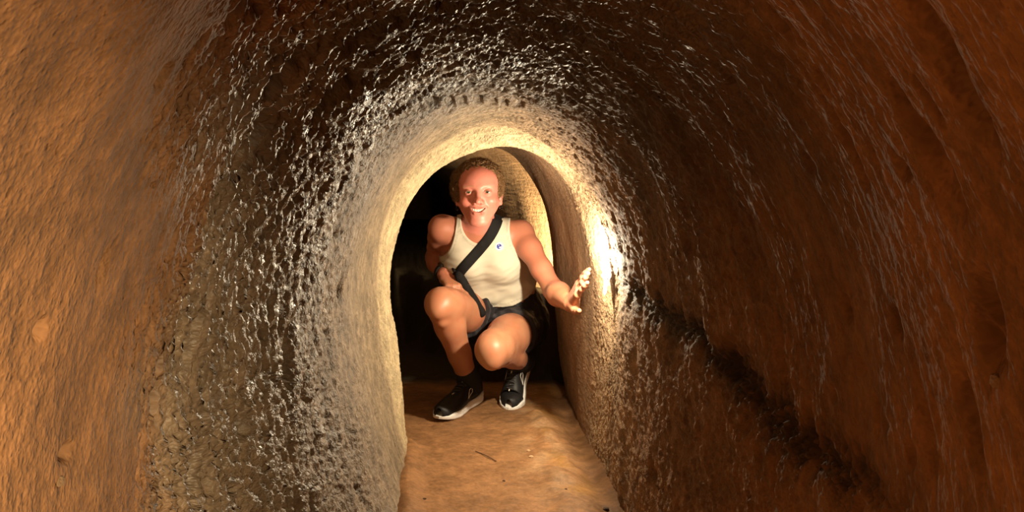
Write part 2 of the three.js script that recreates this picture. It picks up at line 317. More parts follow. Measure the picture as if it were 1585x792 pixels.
// ---------------------------------------------------------------- the lamp in the right wall
{
  const lamp = thing('wall_lamp', 'glowing white lamp set upright in a crack of the right wall beside the hand', 'lamp', LAMP);
  const glow = new THREE.MeshStandardMaterial({ color: 0xffffff, emissive: new THREE.Color().setRGB(1, 0.88, 0.66), emissiveIntensity: 2.2, roughness: 0.3 });
  // ragged glowing body for lamp and overlit wall patch, wide above and thin below
  const widths = [[-.105, .001], [-.098, .004], [-.075, .004], [-.062, .007], [-.050, .013], [-.030, .016], [-.012, .013], [.006, .012], [.030, .013], [.050, .012], [.066, .008], [.074, .010], [.084, .009], [.090, .001]], P = [], I = [], n = 28, m = 90;
  for (let j = 0; j <= m; j++) for (let i = 0; i < n; i++) {
    const y = lerp(-.105, .09, j / m), a = i / n * 6.2832; let q = 0; while (q < widths.length - 2 && y > widths[q + 1][0]) q++;
    const w = lerp(widths[q][1], widths[q + 1][1], clamp((y - widths[q][0]) / (widths[q + 1][0] - widths[q][0]))), r = w * (1 + .35 * n3(Math.cos(a) * 1.2, y * 60, Math.sin(a) * 1.2) + (y < 0 ? .3 * n3(Math.cos(a) * 2, y * 130, Math.sin(a) * 2) : 0)), lean = .006 * Math.sin((y + .09) * 24);
    P.push(.010 + lean + r * Math.cos(a), y, r * 1.6 * Math.sin(a));
    if (j < m) { const b = (i + 1) % n; I.push(j * n + i, (j + 1) * n + i, j * n + b, j * n + b, (j + 1) * n + i, (j + 1) * n + b); }
  }
  const g = new THREE.BufferGeometry(); g.setAttribute('position', new THREE.Float32BufferAttribute(P, 3)); g.setIndex(I); g.computeVertexNormals();
  mesh('bulb', g, glow, lamp);
  const clip = new THREE.TorusGeometry(.012, .002, 8, 24); clip.rotateX(Math.PI / 2); clip.translate(.018, -.058, 0);
  mesh('holder', clip, new THREE.MeshStandardMaterial({ color: 0x6b4a2c, roughness: .8 }), lamp);
  const light = new THREE.SpotLight(new THREE.Color().setRGB(1, 0.85, 0.61), 1.25, 0, 1.5707, 0.14);
  light.name = 'wall_lamp_light'; light.position.set(-.020, 0, 0); light.target.position.set(-1, -0.08, 0.06); light.target.name = 'wall_lamp_aim'; light.castShadow = true; light.shadow.radius = 0.6; lamp.add(light, light.target);
  const glimmer = new THREE.PointLight(light.color, 1.0); glimmer.name = 'wall_lamp_glimmer'; glimmer.position.set(-.024, 0, 0); glimmer.castShadow = true; glimmer.shadow.radius = .6; lamp.add(glimmer);
}

// ---------------------------------------------------------------- soft shapes: distance fields meshed with surface nets
const cap = (a, b, ra, rb = ra, k = 0.02) => {
  const dx = b.x - a.x, dy = b.y - a.y, dz = b.z - a.z, L = dx * dx + dy * dy + dz * dz || 1e-9, R = Math.sqrt(L) / 2 + Math.max(ra, rb);
  return { k, c: [(a.x + b.x) / 2, (a.y + b.y) / 2, (a.z + b.z) / 2], R, f(x, y, z) { const px = x - a.x, py = y - a.y, pz = z - a.z, t = Math.min(1, Math.max(0, (px * dx + py * dy + pz * dz) / L)); return Math.hypot(px - dx * t, py - dy * t, pz - dz * t) - (ra + (rb - ra) * t); } };
};
// ellipsoid with axes of an orthonormal frame
const ell = (c, r, k = 0.02, X = V(1, 0, 0), Y = V(0, 1, 0), Z = V(0, 0, 1)) => ({
  k, c: [c.x, c.y, c.z], R: Math.max(...r), f(x, y, z) {
    const px = x - c.x, py = y - c.y, pz = z - c.z, a = (px * X.x + py * X.y + pz * X.z), b = (px * Y.x + py * Y.y + pz * Y.z), e = (px * Z.x + py * Z.y + pz * Z.z);
    const k0 = Math.hypot(a / r[0], b / r[1], e / r[2]), k1 = Math.hypot(a / r[0] / r[0], b / r[1] / r[1], e / r[2] / r[2]); return k1 < 1e-9 ? -Math.min(...r) : k0 * (k0 - 1) / k1;
  },
});
const smin = (a, b, k) => { const h = Math.max(k - Math.abs(a - b), 0) / k; return Math.min(a, b) - h * h * k * 0.25; };
const smax = (a, b, k) => -smin(-a, -b, k);
const union = (list) => (x, y, z) => {
  let d = 1e3;
  for (const p of list) { const e = Math.hypot(x - p.c[0], y - p.c[1], z - p.c[2]) - p.R; if (e > d + p.k) continue; d = smin(d, p.f(x, y, z), p.k); }
  return d;
};
function polygonize(f, lo, hi, cell, paint) {
  const nx = Math.ceil((hi[0] - lo[0]) / cell) + 1, ny = Math.ceil((hi[1] - lo[1]) / cell) + 1, nz = Math.ceil((hi[2] - lo[2]) / cell) + 1, B = 6, F = new Float32Array(nx * ny * nz);
  const id = (i, j, k) => (k * ny + j) * nx + i, reach = B * cell * 0.87 * 1.35;
  for (let k0 = 0; k0 < nz; k0 += B) for (let j0 = 0; j0 < ny; j0 += B) for (let i0 = 0; i0 < nx; i0 += B) {
    const c = f(lo[0] + (i0 + B / 2) * cell, lo[1] + (j0 + B / 2) * cell, lo[2] + (k0 + B / 2) * cell), far = Math.abs(c) > reach;
    for (let k = k0; k < Math.min(nz, k0 + B); k++) for (let j = j0; j < Math.min(ny, j0 + B); j++) for (let i = i0; i < Math.min(nx, i0 + B); i++) F[id(i, j, k)] = far ? c : f(lo[0] + i * cell, lo[1] + j * cell, lo[2] + k * cell);
  }
  const vert = new Int32Array(nx * ny * nz).fill(-1), P = [], index = [];
  for (let k = 0; k < nz - 1; k++) for (let j = 0; j < ny - 1; j++) for (let i = 0; i < nx - 1; i++) {
    let n = 0, x = 0, y = 0, z = 0; const q = id(i, j, k), v = [F[q], F[q + 1], F[q + nx], F[q + nx + 1], F[q + nx * ny], F[q + nx * ny + 1], F[q + nx * ny + nx], F[q + nx * ny + nx + 1]];
    let neg = 0; for (const e of v) if (e < 0) neg++;
    if (neg === 0 || neg === 8) continue;
    for (let a = 0; a < 8; a++) for (const bit of [1, 2, 4]) { const b = a | bit; if (b === a || (v[a] < 0) === (v[b] < 0)) continue; const t = v[a] / (v[a] - v[b]); n++; x += (a & 1) + (bit === 1 ? t : 0); y += ((a >> 1) & 1) + (bit === 2 ? t : 0); z += (a >> 2) + (bit === 4 ? t : 0); }
    vert[q] = P.length / 3; P.push(lo[0] + (i + x / n) * cell, lo[1] + (j + y / n) * cell, lo[2] + (k + z / n) * cell);
  }
  for (let k = 1; k < nz - 1; k++) for (let j = 1; j < ny - 1; j++) for (let i = 1; i < nx - 1; i++) {
    const q = id(i, j, k), s = F[q] < 0;
    const quad = (o, a, b) => { if ((F[o] < 0) === s) return; const p = [vert[q], vert[q - a], vert[q - a - b], vert[q - b]]; if (p.includes(-1)) return; s ? index.push(p[0], p[1], p[2], p[0], p[2], p[3]) : index.push(p[0], p[2], p[1], p[0], p[3], p[2]); };
    quad(q + 1, nx, nx * ny); quad(q + nx, nx * ny, 1); quad(q + nx * ny, 1, nx);
  }
  const N = new Float32Array(P.length), C = new Float32Array(P.length), e = cell * 0.6;
  for (let v = 0; v < P.length; v += 3) {
    const [x, y, z] = [P[v], P[v + 1], P[v + 2]], gx = f(x + e, y, z) - f(x - e, y, z), gy = f(x, y + e, z) - f(x, y - e, z), gz = f(x, y, z + e) - f(x, y, z - e), l = Math.hypot(gx, gy, gz) || 1;
    N[v] = gx / l; N[v + 1] = gy / l; N[v + 2] = gz / l; C.set(paint ? paint(x, y, z) : [1, 1, 1], v);
  }
  const g = new THREE.BufferGeometry();
  g.setAttribute('position', new THREE.BufferAttribute(new Float32Array(P), 3)); g.setAttribute('normal', new THREE.BufferAttribute(N, 3)); g.setAttribute('color', new THREE.BufferAttribute(C, 3)); g.setIndex(index);
  return g;
}
const around = (pts, m) => { const lo = [1e9, 1e9, 1e9], hi = [-1e9, -1e9, -1e9]; for (const p of pts) [p.x, p.y, p.z].forEach((v, i) => { lo[i] = Math.min(lo[i], v - m); hi[i] = Math.max(hi[i], v + m); }); return [lo, hi]; };
const mid = (a, b, t = 0.5) => a.clone().lerp(b, t);
const add = (a, b, s = 1) => a.clone().addScaledVector(b, s);

// ---------------------------------------------------------------- the squatting woman: joints
const J = {
  head: at(741, 299.5, 2.47), skull: at(741, 316, 2.51), neck: at(743, 360, 2.60),
  shR: at(684, 353, 2.58), elR: at(673, 398, 2.78), wrR: at(688, 424, 2.60),
  shL: at(806, 361, 2.62), elL: at(857, 449, 2.45), wrL: at(883.3, 470, 2.27),
  chest: at(748, 388, 2.65), waist: at(770, 442, 2.73), pelvis: at(778, 490, 2.79),
  hipR: at(748, 492, 2.81), hipL: at(808, 503, 2.76), knR: at(681, 470, 2.40), knL: at(760, 543, 2.34), anR: at(726, 589, 2.60), anL: V(0.040, 0.142, -2.655),
};
const U = J.shL.clone().sub(J.shR).normalize();                        // across the shoulders
const A = J.chest.clone().sub(J.pelvis).normalize(), FWD = U.clone().cross(A).normalize();   // up the trunk, out of the chest
const UH = J.hipL.clone().sub(J.hipR).normalize();

function hand(w, dir, palm, side, curls, spread, thumbPose, s = 1) {
  const Y = dir.clone().normalize(), Z = palm.clone().addScaledVector(Y, -palm.dot(Y)).normalize(), X = Y.clone().cross(Z).multiplyScalar(side), list = [], tips = [];
  const pt = (x, y, z) => w.clone().addScaledVector(X, x * s).addScaledVector(Y, y * s).addScaledVector(Z, z * s);
  const fingers = [[.029, .083, [.036, .024, .019], .0088], [.010, .088, [.040, .027, .020], .0090], [-.010, .084, [.037, .025, .020], .0086], [-.027, .075, [.030, .019, .017], .0076]];
  fingers.forEach(([x, y, len, r], i) => {
    list.push(cap(pt(x * .45, .005, 0), pt(x, y, 0), .015 * s, .0115 * s, .012));
    let p = pt(x, y, .001), ang = 0; const sp = spread * (1.5 - i) * .5;
    len.forEach((l, q) => {
      ang += curls[i][q]; const d = Y.clone().multiplyScalar(Math.cos(ang) * Math.cos(sp)).addScaledVector(X, Math.sin(sp) * Math.cos(ang)).addScaledVector(Z, Math.sin(ang));
      const e = add(p, d, l * s); list.push(cap(p, e, r * s * (1 - .09 * q), r * s * (1 - .09 * (q + 1)), q ? .008 : .006)); p = e;
    });
    tips.push(p);
  });
  list.push(cap(pt(.022, .018, .010), pt(-.020, .03, .006), .015 * s, .013 * s, .012));
  let p = pt(.020, .018, .006); const q1 = pt(...thumbPose[0]), q2 = pt(...thumbPose[1]), q3 = pt(...thumbPose[2]);
  list.push(cap(p, q1, .0165 * s, .0125 * s, .010), cap(q1, q2, .0115 * s, .0098 * s, .005), cap(q2, q3, .0098 * s, .0082 * s, .004));
  tips.push(q3);
  return { list, tips, pt };
}
const straight = [[.05, .04, .03], [.02, .05, .03], [.05, .06, .05], [.05, .1, .05]];
const handL = hand(J.wrL, V(0.22, 0.64, 0.60), V(1, -0.15, 0.1), -1, [[.06, .05, .03], [.0, .06, .05], [.02, .1, .05], [.05, .1, .05]], .17, [[.040, .022, .012], [.057, .040, .016], [.066, .056, .018]], .94);
const handR = hand(J.wrR, at(706, 444, 2.535).sub(J.wrR), V(-0.15, -0.9, -0.45), 1, [[.7, .6, .3], [.75, .6, .3], [.8, .6, .3], [.8, .6, .3]], .15, [[.040, .035, .010], [.055, .060, .016], [.060, .085, .022]], 0.95);

const trunk = [
  ...[-1, 1].flatMap((s) => [
    cap(add(J.pelvis, UH, s * .065), add(J.waist, U, s * .046), .100, .080, .05), cap(add(J.waist, U, s * .046), add(J.chest, U, s * .058), .080, .086, .05),
    cap(add(J.chest, U, s * .055), add(mid(J.neck, s < 0 ? J.shR : J.shL, .55), A, -.02), .080, .048, .05),
    ell(add(add(add(J.chest, U, s * .062), FWD, .052), A, -.018), [.056, .056, .056], .04),
    cap(J.neck, s < 0 ? J.shR : J.shL, .042, .0435, .03),
  ]),
];
const arm = (sh, el, wr) => [cap(sh, mid(sh, el, .3), .0435, .0395, .02), cap(mid(sh, el, .3), mid(sh, el, .65), .0395, .034, .02), cap(mid(sh, el, .65), el, .034, .032, .02), cap(el, mid(el, wr, .3), .033, .0375, .02), cap(mid(el, wr, .3), wr, .0375, .025, .02)];
const neckHead = [cap(J.neck, J.skull, .053, .050, .03), cap(add(J.neck, A, -.03), J.neck, .05, .056, .04)];
const thigh = (h, k) => [cap(h, mid(h, k, .5), .082, .068, .03), cap(mid(h, k, .5), add(k, h.clone().sub(k).normalize(), .05), .068, .0585, .03), cap(add(k, h.clone().sub(k).normalize(), .006), add(k, h.clone().sub(k).normalize(), .05), .053, .058, .02)];
function shank(k, a, h) {
  const ax = a.clone().sub(k).normalize(), back = h.clone().sub(k); back.addScaledVector(ax, -back.dot(ax)).normalize();
  const kn = add(k, back, .006), c1 = add(mid(k, a, .30), back, .014), c2 = add(mid(k, a, .65), back, .006);
  return [cap(kn, c1, .050, .049, .02), cap(c1, c2, .050, .037, .02), cap(c2, a, .037, .031, .02), cap(add(k, ax, .05), add(mid(k, a, .85), back, -.004), .034, .026, .02), ell(add(add(k, back, -.030), ax, -.004), [.031, .031, .031], .024), ell(add(add(k, back, -.036), ax, .045), [.016, .016, .016], .02)];
}
const thR = thigh(J.hipR, J.knR), thL = thigh(J.hipL, J.knL), skR = shank(J.knR, J.anR, J.hipR), skL = shank(J.knL, J.anL, J.hipL);

// head in its own frame (metres from the middle of the head; x to the picture's right, y up, z out of the face)
const HY = V(-0.015, 1, 0.02).normalize(), HZ0 = V(0.02, 0.02, 1), HX = HY.clone().cross(HZ0).normalize(), HZ = HX.clone().cross(HY).normalize();
const HS = 1.0, hp = (x, y, z) => J.head.clone().addScaledVector(HX, x * HS).addScaledVector(HY, y * HS).addScaledVector(HZ, z * HS);
const he = (x, y, z, r, k) => ell(hp(x, y, z), r.map((v) => v * HS), k, HX, HY, HZ), hc = (a, b, ra, rb, k) => cap(hp(...a), hp(...b), ra * HS, rb * HS, k);
const headSolid = [
  he(0, .030, -.022, [.070, .074, .088], .03), he(0, -.006, .022, [.0610, .078, .062], .025), he(0, .044, .022, [.058, .048, .058], .03),
  hc([-.050, -.034, .004], [-.018, -.087, .056], .016, .0145, .024), hc([.050, -.034, .004], [.018, -.087, .056], .016, .0145, .024), he(0, -.0895, .062, [.0205, .0155, .018], .018),
  he(-.0385, -.021, .056, [.020, .0165, .020], .018), he(.0385, -.021, .056, [.020, .0165, .020], .018),
  hc([-.042, .027, .062], [-.012, .024, .0745], .0065, .0065, .016), hc([.042, .027, .062], [.012, .024, .0745], .0065, .0065, .016),
  he(0, -.052, .064, [.030, .022, .023], .02),
];
const headNose = [hc([0, .018, .080], [0, -.016, .096], .0072, .0082, .012), he(0, -.0225, .099, [.0102, .0092, .0118], .010), he(-.0108, -.0262, .089, [.0075, .0068, .0105], .007), he(.0108, -.0262, .089, [.0075, .0068, .0105], .007)];
const EYES = [[-.0305, .0065, .0685], [.0305, .0065, .0685]];
const ears = [-1, 1].flatMap((s) => [he(s * .0715, -.010, -.008, [.008, .028, .016], .008), he(s * .0775, .003, -.013, [.006, .018, .012], .006), he(s * .0705, -.033, .0, [.007, .009, .009], .006)]);
const lipsUp = [hc([-.0265, -.0425, .0740], [-.010, -.0466, .0850], .0022, .0030, .004), hc([.0265, -.0425, .0740], [.010, -.0466, .0850], .0022, .0030, .004), hc([-.010, -.0466, .0850], [.010, -.0466, .0850], .0027, .0027, .004)];
const lipsLow = [hc([-.0265, -.0435, .0745], [-.012, -.0598, .0832], .0023, .0036, .004), hc([.0265, -.0435, .0745], [.012, -.0598, .0832], .0023, .0036, .004), hc([-.012, -.0598, .0832], [.012, -.0598, .0832], .0033, .0033, .004)];
const fSolid = union(headSolid), fNose = union(headNose), fEars = union(ears), fLips = union([...lipsUp, ...lipsLow]);
const toHead = (x, y, z) => { const a = x - J.head.x, b = y - J.head.y, c = z - J.head.z; return [(a * HX.x + b * HX.y + c * HX.z) / HS, (a * HY.x + b * HY.y + c * HY.z) / HS, (a * HZ.x + b * HZ.y + c * HZ.z) / HS]; };
const lidCurve = (u) => 1 - u * u;
function headField(x, y, z) {
  const [hx, hy, hz] = toHead(x, y, z); let d = fSolid(x, y, z);
  if (hz > .02 && Math.abs(hy) < .12) {
    for (const e of EYES) { const q = Math.hypot((hx - e[0]) / 1.35, (hy - e[1] - .001), (hz - .0875) * .85) - .0105; d = smax(d, -q, .012); }   // sockets
    d = smin(d, fNose(x, y, z), .010);
    for (const e of EYES) {                                            // lids round the eyeballs
      const s = Math.sign(e[0]), ball = Math.hypot(hx - e[0], hy - e[1], hz - e[2]) - .0139, u = (hx - e[0]) / .0158, o = lidCurve(u);
      const up = hy - e[1] - .0052 * o + .0010, dn = e[1] - .0036 * o + .0004 - hy, slit = Math.max(up, dn);
      d = smin(d, Math.max(ball, -Math.max(slit, .0118 - (hz - e[2] + .0025))), .004);
    }
    // smile: lips, then the opening between them, and the folds beside the mouth
    d = smin(d, fLips(x, y, z), .006);
    const m = hx / .0235, om = 1 - m * m, upE = -.0478 + .0040 * m * m, loE = -.0575 + .0135 * m * m;
    d = smax(d, -Math.max(hy - upE, loE - hy, .071 - hz + (om < 0 ? .03 : 0)), .003);
    for (const s of [-1, 1]) { const t = clamp((-.012 - hy) / .045), fx = s * (.021 + .015 * t), w = Math.exp(-Math.pow((hx - fx) / .007, 2)) * Math.sin(Math.PI * t); d += .0010 * w * (hz > .05 ? 1 : 0); }
    for (const s of [-1, 1]) d = smax(d, -(Math.hypot(hx - s * .0062, (hy + .030) * 1.4, hz - .098) - .0036), .003);
  }
  d = smin(d, fEars(x, y, z), .006);
  for (const s of [-1, 1]) d = smax(d, -(Math.hypot((hx - s * .0805) * 1.0, (hy + .004) * .7, (hz + .008)) - .008), .004);
  return d;
}
const fTrunk = union(trunk), fNeck = union(neckHead), fArmR = union([...arm(J.shR, J.elR, J.wrR), ...handR.list]), fArmL = union([...arm(J.shL, J.elL, J.wrL), ...handL.list]);
const fThR = union(thR), fThL = union(thL), fSkR = union(skR), fSkL = union(skL);
const far = (x, y, z, c, r) => Math.hypot(x - c.x, y - c.y, z - c.z) - r;
function skin(x, y, z) {
  let d = smin(fTrunk(x, y, z), fNeck(x, y, z), .03);
  d = smin(d, fArmR(x, y, z), .022); d = smin(d, fArmL(x, y, z), .022);
  const r = smin(fThR(x, y, z), fSkR(x, y, z), .007), l = smin(fThL(x, y, z), fSkL(x, y, z), .007);
  d = smin(d, Math.min(r, l), .010);
  const e = far(x, y, z, J.head, .135); if (e < .05) d = smin(d, headField(x, y, z), .012);
  return d;
}
function skinTone(x, y, z) {
  const n = n3(x * 30, y * 30, z * 30), m = n3(x * 9, y * 9, z * 9); let c = [0.42 + .03 * m, 0.175 + .015 * n, 0.095 + .01 * n];
  const mix = (t, k) => { c = c.map((v, i) => lerp(v, t[i], clamp(k))); };
  if (y > .45) mix([0.44, 0.155, 0.098], .7);
  if (far(x, y, z, J.head, .15) < 0) {
    const [hx, hy, hz] = toHead(x, y, z);
    mix([0.56, 0.19, 0.150], .8);
    if (hz > .03) {
      for (const s of [-1, 1]) mix([0.52, 0.145, 0.105], .55 * Math.exp(-(Math.pow((hx - s * .042) / .02, 2) + Math.pow((hy + .022) / .018, 2))));
      mix([0.52, 0.15, 0.11], .4 * Math.exp(-(hx * hx / .0002 + Math.pow((hy + .02) / .012, 2))));
      if (fLips(x, y, z) < .0012) mix([0.42, 0.11, 0.085], .85);
      { const m = hx / .0235; if (m * m < .9 && hy < -.0482 + .004 * m * m && hy > -.0570 + .0135 * m * m) mix([.18, .04, .03], .9); }
      for (const s of [-1, 1]) { const bx = Math.abs(hx) - .031, by = hy - (.0275 - .00022 * 0 - 9 * bx * bx + .002 * (bx > 0 ? -1 : 0)); mix([0.30, 0.17, 0.09], .62 * Math.exp(-Math.pow(by / .0028, 2)) * (Math.abs(bx) < .019 ? 1 : 0) * (s === Math.sign(hx) ? 1 : 0)); }
      for (const e of EYES) { const dx = (hx - e[0]) / .0155, dy = hy - e[1] - .0052 * (1 - dx * dx); if (Math.abs(dx) < 1 && Math.abs(dy) < .0022 && hz > e[2] + .006) mix([0.12, 0.06, 0.04], .7); }
    }
  }
  return c;
}
const skinMat = new THREE.MeshPhysicalMaterial({ vertexColors: true, roughness: 0.46, specularIntensity: 0.8, sheen: 0.25, sheenRoughness: .5, sheenColor: new THREE.Color(0.9, .5, .4) });
const person = thing('person', 'smiling woman squatting in the arch in a cream tank top and dark shorts', 'person', V(-0.09, 0, -2.55));
const OFF = person.position.clone().negate();
const wear = (name, g, m, parent = person) => { g.translate(OFF.x, OFF.y, OFF.z); return mesh(name, g, m, parent); };

{
  const headBox = around([J.head], .128), hL = around([J.wrL, ...handL.tips], .022), hR = around([J.wrR, ...handR.tips], .022), boxes = [headBox, hL, hR];
  const bodyPts = Object.values(J).filter((p) => p !== J.head);
  const [lo, hi] = around(bodyPts, .125);
  // the coarse grid leaves out what the fine grids draw, with an overlap of a few millimetres
  const inside = (x, y, z, [l, h], m) => Math.max(l[0] + m - x, x - h[0] + m, l[1] + m - y, y - h[1] + m, l[2] + m - z, z - h[2] + m);
  const coarse = (x, y, z) => { const d = skin(x, y, z); if (Math.abs(d) > .05) return d; let e = d; for (const b of boxes) e = Math.max(e, -inside(x, y, z, b, .010)); return e; };
  const clip = (b) => (x, y, z) => Math.max(skin(x, y, z), inside(x, y, z, b, .0045));
  const g = mergeGeometries([polygonize(coarse, lo, hi, .0052, skinTone), polygonize(clip(headBox), ...headBox, .0019, skinTone), polygonize(clip(hL), ...hL, .0025, skinTone), polygonize(clip(hR), ...hR, .003, skinTone)]);
  wear('body', g, skinMat);
}
// eyes and teeth
{
  for (const e of EYES) {
    const g = new THREE.SphereGeometry(.0125 * HS, 40, 32), p = g.attributes.position, c = new Float32Array(p.count * 3), gaze = V(0.02, -0.01, 1).normalize();
    for (let i = 0; i < p.count; i++) { const q = V(p.getX(i), p.getY(i), p.getZ(i)).normalize(), a = Math.acos(clamp(q.dot(gaze), -1, 1)); c.set(a < .20 ? [.01, .008, .006] : a < .57 ? [.075, .062, .032] : a < .52 ? [.07, .07, .04] : [.50, .43, .36], i * 3); }
    g.setAttribute('color', new THREE.BufferAttribute(c, 3));
    g.applyMatrix4(new THREE.Matrix4().makeBasis(HX, HY, HZ).setPosition(hp(...e)));
    wear('eye', g, new THREE.MeshPhysicalMaterial({ vertexColors: true, roughness: .12, clearcoat: 1 }));
  }
  const list = [];
  for (let i = -4; i <= 4; i++) { const a = i * .0052, z = .0800 - a * a * 12; const t = new THREE.SphereGeometry(1, 12, 10); t.scale(.0031 * HS, .0072 * HS, .0024 * HS); t.applyMatrix4(new THREE.Matrix4().makeBasis(HX, HY, HZ).setPosition(hp(a, -.0515 + .10 * Math.abs(a), z))); list.push(t); }
  wear('teeth', mergeGeometries(list), new THREE.MeshPhysicalMaterial({ color: new THREE.Color(.62, .55, .45), roughness: .25 }));
}
// hair: a curly mass combed back from the forehead
{
  const f0 = union([he(0, .034, -.026, [.0775, .079, .090], .02), he(0, .067, .004, [.060, .040, .052], .03), he(-.066, .018, -.010, [.023, .052, .045], .03), he(.056, .020, -.012, [.017, .048, .045], .03), he(0, -.005, -.070, [.062, .055, .040], .03)]);
  const face = (hx, hy, hz) => { const k = Math.hypot(hx / .0625, (hy + .020) / .1085, (hz - .112) / .128) - 1; return k * .07; };
  const hair = (x, y, z) => {
    const [hx, hy, hz] = toHead(x, y, z), w = .35 * n3(x * 40, y * 40, z * 40);
    let d = f0(x, y, z) + .0040 * n3(x * 55 + w, y * 55, z * 55) + .0022 * Math.sin(260 * (hx + .3 * hz) + 5 * n3(x * 25, y * 25, z * 25)) * Math.sin(230 * hy + 6 * n3(x * 22 + 7, y * 22, z * 22)) + .0016 * n3(x * 190, y * 190, z * 190);
    d = smax(d, -face(hx, hy, hz) + .002 * n3(x * 120, y * 120, z * 120), .006);
    return Math.max(d, -(hy + .058));
  };
  const tone = (x, y, z) => { const t = .5 + .5 * n3(x * 120, y * 120, z * 60), [, hy] = toHead(x, y, z), g = .55 + .6 * t; return [.15 * g, .078 * g, .032 * g]; };
  const geos = [polygonize(hair, ...around([J.head], .135), .0024, tone)];
  for (let n = 0; n < 3600; n++) {                        // loose curls standing off the mass
    const a = rnd() * Math.PI * 2, b = Math.acos(lerp(-.45, 1, rnd())), dirn = V(Math.sin(b) * Math.cos(a), Math.cos(b), Math.sin(b) * Math.sin(a));
    let r = .05; const q = V(0, 0, 0); for (; r < .135; r += .002) { q.copy(hp(dirn.x * r, .02 + dirn.y * r, -.02 + dirn.z * r)); if (hair(q.x, q.y, q.z) > 0) break; }
    const [, , hz] = toHead(q.x, q.y, q.z); if (face(...toHead(q.x, q.y, q.z)) < .012 || r > .13) continue;
    const out = HX.clone().multiplyScalar(dirn.x).addScaledVector(HY, dirn.y).addScaledVector(HZ, dirn.z), t1 = out.clone().cross(V(rnd() - .5, rnd() - .5, rnd() - .5)).normalize(), t2 = out.clone().cross(t1), R = .0012 + .0026 * rnd(), pts = [], turns = .6 + rnd() * 1.6, L = .012 + .022 * rnd(), lift = .001 + .007 * rnd() * rnd();
    for (let i = 0; i <= 8; i++) { const t = i / 8, w = t * turns * 6.28; pts.push(q.clone().addScaledVector(t1, (t - .5) * L + R * Math.cos(w) * .8).addScaledVector(t2, R * Math.sin(w)).addScaledVector(out, -.002 + lift * Math.sin(t * Math.PI) + R * .5 * Math.cos(w * 1.1))); }
    const g = new THREE.TubeGeometry(new THREE.CatmullRomCurve3(pts), 10, .00022 + .00025 * rnd(), 3), k = .6 + .9 * rnd();
    g.deleteAttribute('uv'); g.setAttribute('color', new THREE.BufferAttribute(new Float32Array(g.attributes.position.count * 3).map((_, i) => [.20, .108, .045][i % 3] * k), 3)); geos.push(g);
  }
  wear('hair', mergeGeometries(geos.map((g) => (g.index ? g : g))), new THREE.MeshPhysicalMaterial({ vertexColors: true, roughness: .5, specularIntensity: .6 }));
}
// tank top: the trunk, a little larger, cut at neckline, armholes and hem
const oval = (x, y, px, py, hw, hh, d) => { const c = at(px, py, d), s = d / F, k = Math.hypot((x - c.x) / (hw * s), (y - c.y) / (hh * s)); return (k - 1) * Math.min(hw, hh) * s; };
const hemPoint = add(J.waist, A, -.020);
function shirtField(x, y, z) {
  const px = x - hemPoint.x, py = y - hemPoint.y, pz = z - hemPoint.z, along = px * A.x + py * A.y + pz * A.z, side = px * U.x + py * U.y + pz * U.z;
  const low = Math.exp(-Math.pow((along - .02) / .045, 2));
  let d = smin(fTrunk(x, y, z), fNeck(x, y, z) + .004, .03) - .0075 - .004 * low;
  d += .0035 * low * Math.sin(95 * along + 9 * side + 2.5 * n3(x * 9, y * 9, z * 9)) + .0016 * n3(side * 16, along * 38, 3) * (1 - low) + .0022 * Math.exp(-Math.pow((along - .20) / .05, 2)) * Math.sin(70 * side + 40 * along);
  d = smax(d, -oval(x, y, 742, 338, 29, 39, 2.52), .003); d = smax(d, -oval(x, y, 821, 352, 32, 50, 2.56), .003); d = smax(d, -oval(x, y, 676, 338, 30, 62, 2.54), .003);
  d = smax(d, -(along + .004 * Math.sin(side * 30)), .004);
  return Math.max(d, far(x, y, z, J.head, -.10) * -1 - .0 - 1, y - .668);
}
